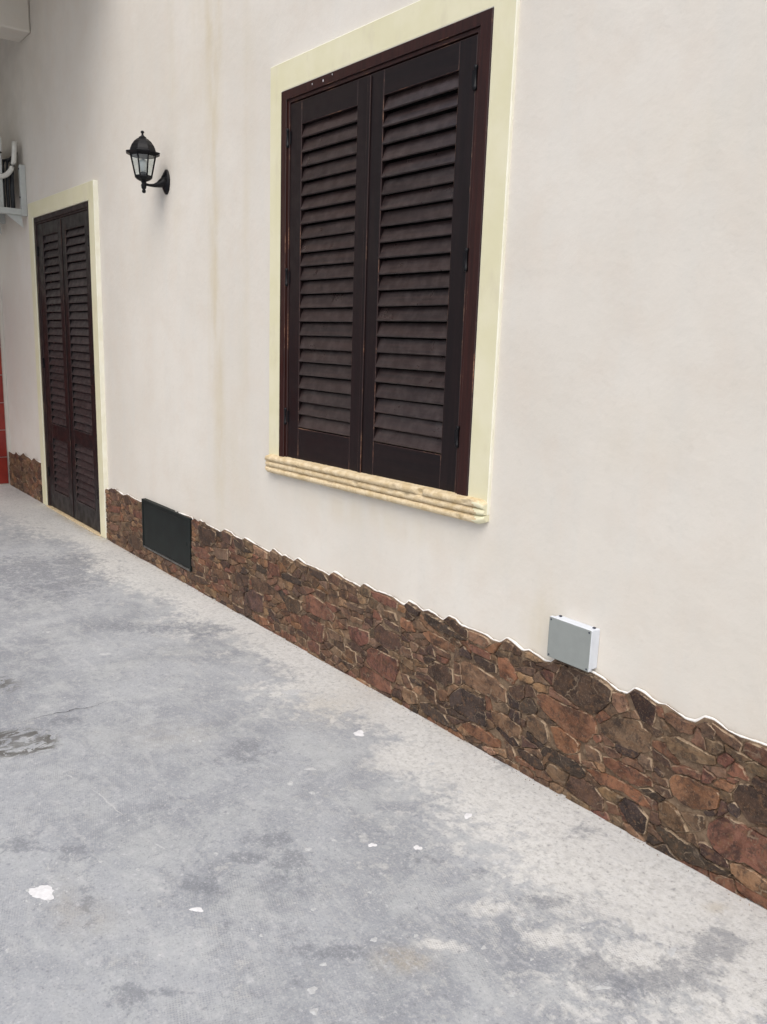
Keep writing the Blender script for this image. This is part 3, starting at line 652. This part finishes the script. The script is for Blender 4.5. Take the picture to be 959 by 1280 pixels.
for z in (2.138, 1.603, 1.038): hinge(rt, -2.003, z, -.010)
mb = MB(); mb.box(-3.10, -1.99, .075, .085, .80, 2.28); local(mb.build('dark_room_backing', ['black']), WIN)
# three-roll sill, roughly dressed, slightly out of level
def sill():
    X0, X1 = -3.232, -1.846; n = 150; prof = []
    H = .079
    for r in range(3):
        zc = .5-(r+.5)/3
        for k in range(7):
            a = math.pi*(.5-k/6)
            prof.append((-.021-.008*r*0-.014*math.cos(a)-(.004 if r == 0 else 0), (zc+math.sin(a)/6)*H))
    prof = [(.0, .5*H+.004)]+prof+[(.0, -.5*H)]
    vs = []; N = len(prof)
    for i in range(n+1):
        x = X0+(X1-X0)*i/n; zc = .7975-.010+.021*i/n
        e = min(i, n-i); sh = 1-.25*math.exp(-e/1.2)
        for j, (y, z) in enumerate(prof):
            nn = noise.noise(Vector((x*22, j*.7, 1)))*.0013+noise.noise(Vector((x*70, j*1.9, 5)))*.0012
            ch = -.006*max(0, noise.noise(Vector((x*16, j*.35, 11)))-.38)*8 if j not in (0, N-1) else 0
            vs.append((x, y*sh-nn-ch if j not in (0, N-1) else y, zc+z*(sh if e < 3 else 1)+nn*.8))
    mb = MB(); nw = int(n*.970)
    for i in range(n):
        for j in range(N-1):
            mb.f.append((i*N+j, i*N+j+1, (i+1)*N+j+1, (i+1)*N+j)); mb.mi.append(1 if i >= nw+(j % 3) and j > 2 else 0); mb.sm.append(True)
    mb.v = vs; mb.f += [tuple(range(N)), tuple(range(n*N, n*N+N))]; mb.mi += [0, 1]; mb.sm += [False, False]
    return mb.build('sill', ['sill', 'trim'])
local(sill(), WIN)

# ---- door
DOOR = thing('door', (-5.985, 0, 0), 'tall double door of dark brown louvred leaves beside the lantern', 'door')
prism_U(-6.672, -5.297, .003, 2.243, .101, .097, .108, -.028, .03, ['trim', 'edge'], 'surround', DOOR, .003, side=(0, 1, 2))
prism_U(-6.570, -5.396, .008, 2.134, .036, .036, .032, -.020, .05, ['dframe', 'worn2'], 'frame', DOOR, .002)
prism_U(-6.5335, -5.4325, .008, 2.1015, .012, .012, .012, -.013, .055, ['dframe', 'worn2'], 'frame_stop', DOOR, .002)
DM = ['door', 'worn2', 'door']
dl = leaf('door_leaf', DOOR, -6.518, -5.990, .012, 2.086, [(.150, .548, 8), (.662, 2.000, 25)], .115, .078, -.011, DM, 'dslat', 25, 11)
dr = leaf('door_leaf', DOOR, -5.986, -5.448, .012, 2.086, [(.158, .566, 8), (.668, 2.000, 25)], .085, .078, -.0115, DM, 'dslat', 25, 14)
mb = MB(); mb.box(-5.997, -5.978, -.017, -.0117, .02, 2.08); mb.build('meeting_bead', ['door', 'worn2'], dr, bevel=.002, bm_mat=1)
for z in (1.90, 1.10, .28): hinge(dl, -6.526, z, -.016); hinge(dr, -5.441, z, -.016)
for d_, xa, xb in ((dl, -6.403, -6.068), (dr, -5.901, -5.526)):
    for z in ((.150, .662) if d_ is dl else (.158, .668)):
        mb = MB(); mb.box(xa, xb, -.015, -.0108, z-.007, z+.001); mb.build('louvre_ledge', ['dslat'], d_, bevel=.001)
mb = MB(); mb.box(-6.52, -5.44, .075, .085, .0, 2.1); local(mb.build('dark_room_backing', ['black']), DOOR)
mb = MB(); mb.box(-6.571, -5.394, -.035, .05, .0, .008); local(mb.build('threshold', ['sill'], bevel=.002), DOOR)

# ---------------------------------------------------------------- stone plinth
CLR = {'d': (.068, .041, .032), 'k': (.042, .030, .026), 'b': (.122, .072, .048), 'r': (.132, .062, .043), 'o': (.165, .083, .049), 't': (.188, .118, .072), 'g': (.124, .082, .056)}
def lookup(line, x):
    if x <= line[0][0]: return line[0][1]
    for (a, b), (c, d) in zip(line[:-1], line[1:]):
        if a <= x <= c: return b+(d-b)*(x-a)/(c-a) if c > a else b
    return line[-1][1]
rnd = random.Random(21)
TOPR = [(-5295, 338)]+[(a, b-3) for a, b in TOPLINE]
x = TOPR[-1][0]
while x < 2990:                                   # beyond the frame the crest goes on the same way
    s = rnd.randint(45, 90); TOPR += [(x+int(s*.25), rnd.randint(415, 425)), (x+s, rnd.randint(397, 410))]; x += s
TOPL = [(-7648, 292)]+TOPLEFT[1:]+[(-6674, 316)]
def area_c(P):
    a = cx = cy = 0
    for (x0, y0), (x1, y1) in zip(P, P[1:]+P[:1]):
        k = x0*y1-x1*y0; a += k; cx += (x0+x1)*k; cy += (y0+y1)*k
    return a/2, cx/(3*a), cy/(3*a)
def clip(P, px, py, nx, ny):                      # keep the side where (p-p0).n <= 0
    out = []
    for (x0, y0), (x1, y1) in zip(P, P[1:]+P[:1]):
        d0 = (x0-px)*nx+(y0-py)*ny; d1 = (x1-px)*nx+(y1-py)*ny
        if d0 <= 0: out.append((x0, y0))
        if (d0 < 0 < d1) or (d1 < 0 < d0): t = d0/(d0-d1); out.append((x0+(x1-x0)*t, y0+(y1-y0)*t))
    return out
def hull(P):
    P = sorted(set(P))
    def half(Q):
        h = []
        for p in Q:
            while len(h) > 1 and (h[-1][0]-h[-2][0])*(p[1]-h[-2][1])-(h[-1][1]-h[-2][1])*(p[0]-h[-2][0]) <= 0: h.pop()
            h.append(p)
        return h[:-1]
    return half(P)+half(P[::-1])
def sd(Hl, x, y):                                 # largest signed distance over edges (outside > 0) and that edge
    best = -1e9; e = None
    for (x0, y0), (x1, y1) in zip(Hl, Hl[1:]+Hl[:1]):
        L = math.hypot(x1-x0, y1-y0) or 1; nx, ny = (y1-y0)/L, -(x1-x0)/L
        d = (x-x0)*nx+(y-y0)*ny
        if d > best: best = d; e = (x0, y0, nx, ny)
    return best, e
def fill(x0, x1, line, traced, sx, sz, tries, rnd, gap=2.2):
    hs = [hull(P) for P in traced]; bb = [(min(p[0] for p in h), max(p[0] for p in h)) for h in hs]
    seeds = []
    for _ in range(tries):
        x = rnd.uniform(x0, x1); z = rnd.uniform(0, lookup(line, x)-8)
        if any(b0-20 < x < b1+20 and sd(h, x, z)[0] < 9 for h, (b0, b1) in zip(hs, bb)): continue
        k = .75+.6*rnd.random()
        if any(((x-a)/sx)**2+((z-b)/sz)**2 < k for a, b in seeds): continue
        seeds.append((x, z))
    out = []
    for i, (x, z) in enumerate(seeds):
        P = [(x-2.2*sx, z-2.2*sz), (x+2.2*sx, z-2.2*sz), (x+2.2*sx, z+2.2*sz), (x-2.2*sx, z+2.2*sz)]
        P = clip(P, x0, 0, -1, 0); P = clip(P, x1, 0, 1, 0)
        for j, (a, b) in enumerate(seeds):
            if j == i or abs(a-x) > 4.5*sx: continue
            nx, ny = (a-x)/sx**2, (b-z)/sz**2; L = math.hypot(nx, ny); nx /= L; ny /= L
            P = clip(P, (a+x)/2-nx*gap*.5, (b+z)/2-ny*gap*.5, nx, ny)
            if len(P) < 3: break
        for h, (b0, b1) in zip(hs, bb):
            if len(P) < 3: break
            if b1 < x-2.3*sx or b0 > x+2.3*sx: continue
            d, e = sd(h, x, z)
            if e: P = clip(P, e[0]+e[2]*gap, e[1]+e[3]*gap, -e[2], -e[3])
        if len(P) >= 3 and abs(area_c(P)[0]) > 330: out.append(P)
    return out
def stone_mesh(P, line, rnd, x0, x1, traced):
    a, cx, cz = area_c(P)
    if a < 0: P = P[::-1]
    Q = []
    for (ax, az), (bx, bz) in zip(P, P[1:]+P[:1]):     # cut corners and break the edges a little
        L = math.hypot(bx-ax, bz-az); n = max(1, min(5, int(L/13)))
        c = min(.22, 3.2/L) if L else 0
        for k in range(n+1):
            t = c+(1-2*c)*k/n; j = min(1.8, L*.06)
            Q.append((ax+(bx-ax)*t+rnd.uniform(-j, j), az+(bz-az)*t+rnd.uniform(-j, j)))
    wob = lambda x, z: (noise.noise(Vector((x*.045, z*.06, 2)))*3.2+noise.noise(Vector((x*.13, z*.15, 8)))*1.6, noise.noise(Vector((x*.045, z*.06, 5)))*3.0+noise.noise(Vector((x*.13, z*.15, 11)))*1.5)
    Q = [(x+wob(x, z)[0], z+wob(x, z)[1]) for x, z in Q]
    Q = [(min(max(x, x0+1), x1-1), max(2, min(z, lookup(line, x)-3))) for x, z in Q]
    if traced:
        Q = [(x+(x-cx)/(math.hypot(x-cx, z-cz) or 1)*1.6, z+(z-cz)/(math.hypot(x-cx, z-cz) or 1)*1.6) for x, z in Q]
    n = len(Q); r = math.sqrt(abs(a))
    proud = rnd.uniform(-.0018, .0032) if not traced else rnd.uniform(-.0005, .0045)
    tx, tz = rnd.uniform(-.03, .03), rnd.uniform(-.03, .03)
    y = lambda x, z, d: -(d+proud)-tx*(x-cx)/1000-tz*(z-cz)/1000
    ins = min(2.6, r*.08); vs = []
    for x, z in Q: vs.append((x/1000, -.010, z/1000))
    for x, z in Q:
        L = math.hypot(x-cx, z-cz) or 1; f = 1-ins*.35/L; vs.append((( cx+(x-cx)*f)/1000, y(x, z, .0180), (cz+(z-cz)*f)/1000))
    for x, z in Q:
        L = math.hypot(x-cx, z-cz) or 1; f = max(.3, 1-ins*1.25/L); vs.append(((cx+(x-cx)*f)/1000, y(x, z, .0205)+rnd.uniform(-.0006, .0006), (cz+(z-cz)*f)/1000))
    vs.append((cx/1000, y(cx, cz, .021), cz/1000))
    fs = []; mi = []
    for k in range(n):
        m = (k+1) % n
        fs += [(k, m, n+m, n+k), (n+k, n+m, 2*n+m, 2*n+k), (2*n+k, 2*n+m, 3*n)]; mi += [1, 1, 0]
    return vs, fs, mi
def slab_under(line, x0, x1, root):               # rough mortar bed following the crest
    mb = MB(); st = 12; xs_ = [x0+st*i for i in range(int((x1-x0)/st)+1)]+[x1]; rows = 9
    xs_ = sorted(set(xs_+[p[0] for p in line if x0 < p[0] < x1]))
    vs = []
    for x in xs_:
        t = lookup(line, x)
        for j in range(rows+1):
            z = 1+(t-1)*j/rows; nn = noise.noise(Vector((x*.03, 1, z*.03)))*.002+noise.noise(Vector((x*.09, 4, z*.09)))*.0015
            vs.append((x/1000, -.0145-nn, z/1000))
        vs.append((x/1000, 0.002, t/1000))
    R = rows+2
    mb.add(vs, [(i*R+j, i*R+j+1, (i+1)*R+j+1, (i+1)*R+j) for i in range(len(xs_)-1) for j in range(R-1)])
    mb.box(x0/1000-.0, x0/1000+.0005, -.0145, .0, .001, line[0][1]/1000)
    return local(mb.build('mortar_bed', ['mortar']), root)
def bead(line, x0, x1, root, r=.0036):
    pts = []; x = x0
    while x <= x1:
        z = lookup(line, x)/1000; rr = r*max(.35, .8+.9*noise.noise(Vector((x*.011, 0, 0)))+.5*noise.noise(Vector((x*.05, 3, 0))))
        pts.append(((x/1000, -.0085+.002*noise.noise(Vector((x*.03, 7, 0))), z+r*.6+.0018*noise.noise(Vector((x*.045, 9, 2)))), rr)); x += 9
    mb = MB(); mb.tube([p for p, _ in pts], [q for _, q in pts], 8); return local(mb.build('filler_bead', ['white']), root)
def plinth(name, label, x0, x1, line, traced, cols, sx, sz, tries, seed, limit, box=None):
    rnd = random.Random(seed)
    root = thing(name, ((x0+x1)/2000, 0, 0), label, 'plinth', None)
    slab_under(line, x0, x1, root); bead(line, x0, x1, root)
    obst = list(traced)+([box] if box else [])
    fills = fill(x0, x1, line, obst, sx, sz, tries, rnd)
    allS = [(P, c, True) for P, c in zip(traced, cols)]+[(P, rnd.choices('dkbrotg', (4, 1.2, 5, 2.2, 1.4, 2.6, 3))[0], False) for P in fills]
    def px(P):   # nearness to the viewer and size decide which are separate pieces
        a, cx, cz = area_c(P); return math.sqrt(abs(a))/(math.hypot(cx/1000, 1.9)**1.6)*(1 if cx < -790 else .01)
    allS.sort(key=lambda t: -px(t[0]))
    far = MB(); ftint = []
    def tints(me, arr):
        ca = me.color_attributes.new('tint', 'FLOAT_COLOR', 'POINT'); ca.data.foreach_set('color', np.array(arr, np.float32).ravel())
    for i, (P, c, tr) in enumerate(allS):
        vs, fs, mi = stone_mesh(P, line, rnd, x0, x1, tr)
        base = CLR[c]; k = rnd.uniform(.8, 1.22)
        tn = (base[0]*k, base[1]*k*rnd.uniform(.93, 1.07), base[2]*k*rnd.uniform(.90, 1.08), rnd.random())
        if i >= limit:
            o0 = len(far.v); far.v += vs; far.f += [tuple(k+o0 for k in f) for f in fs]; far.mi += mi; far.sm += [False]*len(fs); ftint += [tn]*len(vs); continue
        mb = MB(); mb.v = vs; mb.f = fs; mb.mi = mi; mb.sm = [False]*len(fs)
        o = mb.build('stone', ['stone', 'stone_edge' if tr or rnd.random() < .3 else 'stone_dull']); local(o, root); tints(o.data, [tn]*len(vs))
    if far.v:
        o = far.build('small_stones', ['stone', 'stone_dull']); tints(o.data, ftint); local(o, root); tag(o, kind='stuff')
    print(name, len(allS), 'stones')
    return root
traced, cols = [], []
for l in STONES.strip().splitlines():
    t = l.split(); P = [tuple(map(float, q.split(','))) for q in t[1:]]
    if area_c(P)[0] < 0: P = P[::-1]
    traced.append(P); cols.append(t[0])
HATCH = [(-4680, 80), (-4020, 80), (-4020, 385), (-4680, 385)]
pr = plinth('stone_plinth', 'long plinth of brown and rust crazy paving stones below the window', -5295, 2990, TOPR, traced, cols, 42, 20, 9000, 31, 292, HATCH)
pl = plinth('stone_plinth', 'short plinth of brown stones between the red tiles and the door', -7648, -6674, TOPL, [], [], 70, 34, 700, 44, 60)

# ---------------------------------------------------------------- steel hatch in the plinth
HT = thing('meter_hatch', (-4.35, 0, .08), 'black steel hatch set into the stone plinth near the door', 'hatch')
mb = MB(); x0, x1, z0, z1 = -4.678, -4.022, .085, .380
mb.box(x0, x0+.014, -.0265, .0, z0, z1); mb.box(x1-.014, x1, -.0265, .0, z0, z1); mb.box(x0+.014, x1-.014, -.0265, .0, z0, z0+.012, 1); mb.box(x0+.014, x1-.014, -.0265, .0, z1-.014, z1)
local(mb.build('hatch_frame', ['hatch', 'hatch_edge'], bevel=.0015), HT)
mb = MB(); mb.box(x0+.016, x1-.016, -.0235, -.012, z0+.014, z1-.016); local(mb.build('hatch_door', ['hatch'], bevel=.002), HT)
mb = MB(); mb.lathe([(.009, -.0255), (.009, -.0236)], (x1-.055, 0, .23), 12, 'y'); local(mb.build('lock', ['hatch']), HT)

# ---------------------------------------------------------------- junction box
JB = thing('junction_box', (-1.452, 0, .43), 'grey plastic junction box on the wall just above the stones', 'electrical box')
x0, x1, z0, z1 = -1.532, -1.376, .430, .556
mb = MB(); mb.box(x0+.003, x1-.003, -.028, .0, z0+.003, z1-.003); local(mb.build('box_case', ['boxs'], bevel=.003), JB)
mb = MB(); mb.box(x0, x1, -.044, -.0285, z0, z1)
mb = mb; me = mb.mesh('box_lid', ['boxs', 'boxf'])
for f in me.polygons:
    if f.normal.y < -.9: f.material_index = 1  # sides and case stay pale bluish: sky light put into their colour
o = obj('box_lid', me); b = o.modifiers.new('bevel', 'BEVEL'); b.width = .003; b.segments = 2; local(o, JB)
for sx in (x0+.008, x1-.008):
    for sz in (z0+.008, z1-.008):
        mb = MB(); mb.lathe([(.0025, -.0448), (.0030, -.0445), (.0030, -.042)], (sx, 0, sz), 12, 'y'); local(mb.build('screw', ['screw']), JB)
for sx in (x0+.016, x1-.016):
    mb = MB(); mb.box(sx-.004, sx+.004, -.016, -.008, z1-.004, z1+.0005); local(mb.build('fixing_lug', ['screw'], bevel=.001), JB)

# ---------------------------------------------------------------- wall lantern
LX, LY = -4.29, -.125
LN = thing('wall_lantern', (LX, 0, 2.11), 'black carriage lantern with glass panes mounted beside the door', 'lamp')
PH = math.atan2(-1.90661-LY, 0-LX)+math.pi/8       # a flat side faces down the yard
def lp(mb, name, mats, **k): return local(mb.build(name, mats, **k), LN)
mb = MB(); c = (LX, LY, 0)
mb.lathe([(.060, 2.236), (.069, 2.238), (.066, 2.250), (.058, 2.268), (.044, 2.287), (.030, 2.298), (.018, 2.305)], c, 8, smooth=False, phase=PH)
mb.lathe([(.056, 2.219), (.070, 2.222), (.089, 2.231), (.0895, 2.235), (.070, 2.240)], c, 8, smooth=False, phase=PH)
lp(mb, 'lantern_cap', ['iron'])
mb = MB(); mb.lathe([(.018, 2.304), (.019, 2.308), (.011, 2.313), (.006, 2.318), (.005, 2.326), (.009, 2.330), (.0095, 2.334), (.005, 2.339)], c, 12); lp(mb, 'finial', ['iron'])
mb = MB(); rt_, rb_, zt_, zb_ = .065, .043, 2.221, 2.122
vt = [Vector((LX+rt_*math.cos(PH+k*math.pi/4), LY+rt_*math.sin(PH+k*math.pi/4), zt_)) for k in range(8)]
vb = [Vector((LX+rb_*math.cos(PH+k*math.pi/4), LY+rb_*math.sin(PH+k*math.pi/4), zb_)) for k in range(8)]
for a, b in zip(vt, vb): mb.tube([a, b], .0036, 6)
for V_ in (vt, vb):
    for k in range(8): mb.tube([V_[k], V_[(k+1) % 8]], .0034, 6)
lp(mb, 'lantern_cage', ['iron'])
for k in range(8):
    a, b, c2, d2 = vt[k], vt[(k+1) % 8], vb[(k+1) % 8], vb[k]
    mb = MB(); mb.add([a, b, c2, d2], [(0, 1, 2, 3)]); o = lp(mb, 'glass_pane', ['glass']); sm = o.modifiers.new('thick', 'SOLIDIFY'); sm.thickness = .0015
mb = MB(); mb.lathe([(.046, 2.124), (.047, 2.118), (.036, 2.108), (.022, 2.101), (.014, 2.098)], c, 8, smooth=False, phase=PH); lp(mb, 'lantern_base', ['iron'])
mb = MB(); mb.lathe([(.014, 2.120), (.014, 2.142)], c, 12); lp(mb, 'lamp_holder', ['iron'])
mb = MB(); mb.lathe([(.010, 2.142), (.014, 2.152), (.021, 2.166), (.024, 2.180), (.021, 2.194), (.012, 2.203), (.003, 2.206)], c, 16); lp(mb, 'bulb', ['bulb'])
mb = MB(); mb.lathe([(.013, 2.100), (.013, 2.094), (.010, 2.090), (.014, 2.080), (.012, 2.066), (.007, 2.060), (.010, 2.054), (.0095, 2.046), (.004, 2.042)], c, 12); lp(mb, 'stem', ['iron'])
mb = MB(); pts = [(LX, LY+.004, 2.087), (LX, LY+.03, 2.084), (LX, LY+.055, 2.086), (LX, LY+.075, 2.092), (LX, LY+.095, 2.102), (LX, -.010, 2.109)]
mb.tube(pts, [.0075, .0065, .009, .014, .022, .034], 12); lp(mb, 'bracket_arm', ['iron'])
mb = MB(); mb.lathe([(.060, -.0005), (.060, -.006), (.050, -.012), (.036, -.020), (.020, -.030)], (LX, 0, 2.112), 24, 'y', sx=.68, sy=1.03); lp(mb, 'back_plate', ['iron'])

# ---------------------------------------------------------------- air conditioner on wall brackets
AC = thing('air_conditioner', (-7.15, -.28, 2.22), 'white outdoor air conditioner on brackets beside the door', 'air conditioner')
mb = MB(); mb.box(-7.50, -6.845, -.44, -.145, 2.222, 2.60); local(mb.build('lower_case', ['acg'], bevel=.006), AC)
mb = MB(); mb.box(-7.51, -6.838, -.445, -.140, 2.607, 2.715); local(mb.build('top_cover', ['acw'], bevel=.012), AC)
mb = MB()
for k in range(2): mb.box(-7.505, -6.840, -.443, -.142, 2.6015+.0*k, 2.6055)
local(mb.build('cover_seam', ['hose']), AC)
for k in range(14):
    mb = MB(); mb.box(-6.845, -6.839, -.40, -.18, 2.27+.022*k, 2.281+.022*k); local(mb.build('louvre_rib', ['acw'], bevel=.001), AC)
pp = []
for k in range(15):
    t = k/14; a = rad(90*min(1, t*1.0))
    pp.append((-6.835, -.060-.11*(1-math.cos(a*1.0)), 2.60-.165*math.sin(a) if t > 0 else 2.60))
pp = [(-6.835, -.052, 2.69), (-6.835, -.055, 2.65)]+pp
mb = MB(); mb.tube(pp, .018, 14); cd = mb.build('white_conduit', ['pipe']); local(cd, AC)
for k, (yy, r) in enumerate(((-.068, .016), (-.100, .012), (-.127, .010))):
    mb = MB(); mb.tube([(-6.90, yy, 2.23), (-6.895, yy-.003, 2.35), (-6.90, yy+.002, 2.48), (-6.91, yy+.01, 2.56), (-6.95, -.02, 2.64 - .02*k)], r, 10); local(mb.build('insulated_hose', ['hose']), AC)
def bracket(x, label):
    r = thing('wall_bracket', (x, 0, 2.17), label, 'bracket', 'brackets under the air conditioner')
    mb = MB(); mb.box(x-.020, x+.020, -.040, -.001, 2.168, 2.528); local(mb.build('rail', ['acg'], bevel=.003), r)
    mb = MB(); mb.box(x-.019, x+.019, -.47, -.0405, 2.172, 2.216); local(mb.build('arm', ['acg'], bevel=.003), r)
    mb = MB(); P = [(-.030, 2.085), (-.0405, 2.1715), (-.15, 2.1715)]
    mb.add([(x-.004, y, z) for y, z in P]+[(x+.004, y, z) for y, z in P], [(0, 1, 2), (5, 4, 3), (0, 3, 4, 1), (1, 4, 5, 2), (2, 5, 3, 0)]); local(mb.build('gusset', ['acg']), r)
    mb = MB(); mb.lathe([(.007, -.046), (.007, -.040)], (x, 0, 2.50), 6, 'y'); mb.lathe([(.007, -.046), (.007, -.040)], (x, 0, 2.30), 6, 'y'); local(mb.build('bolt', ['hose']), r)
    return r
bracket(-6.80, 'white steel bracket arm carrying the near end of the air conditioner')
bracket(-7.42, 'white steel bracket arm carrying the far end of the air conditioner')
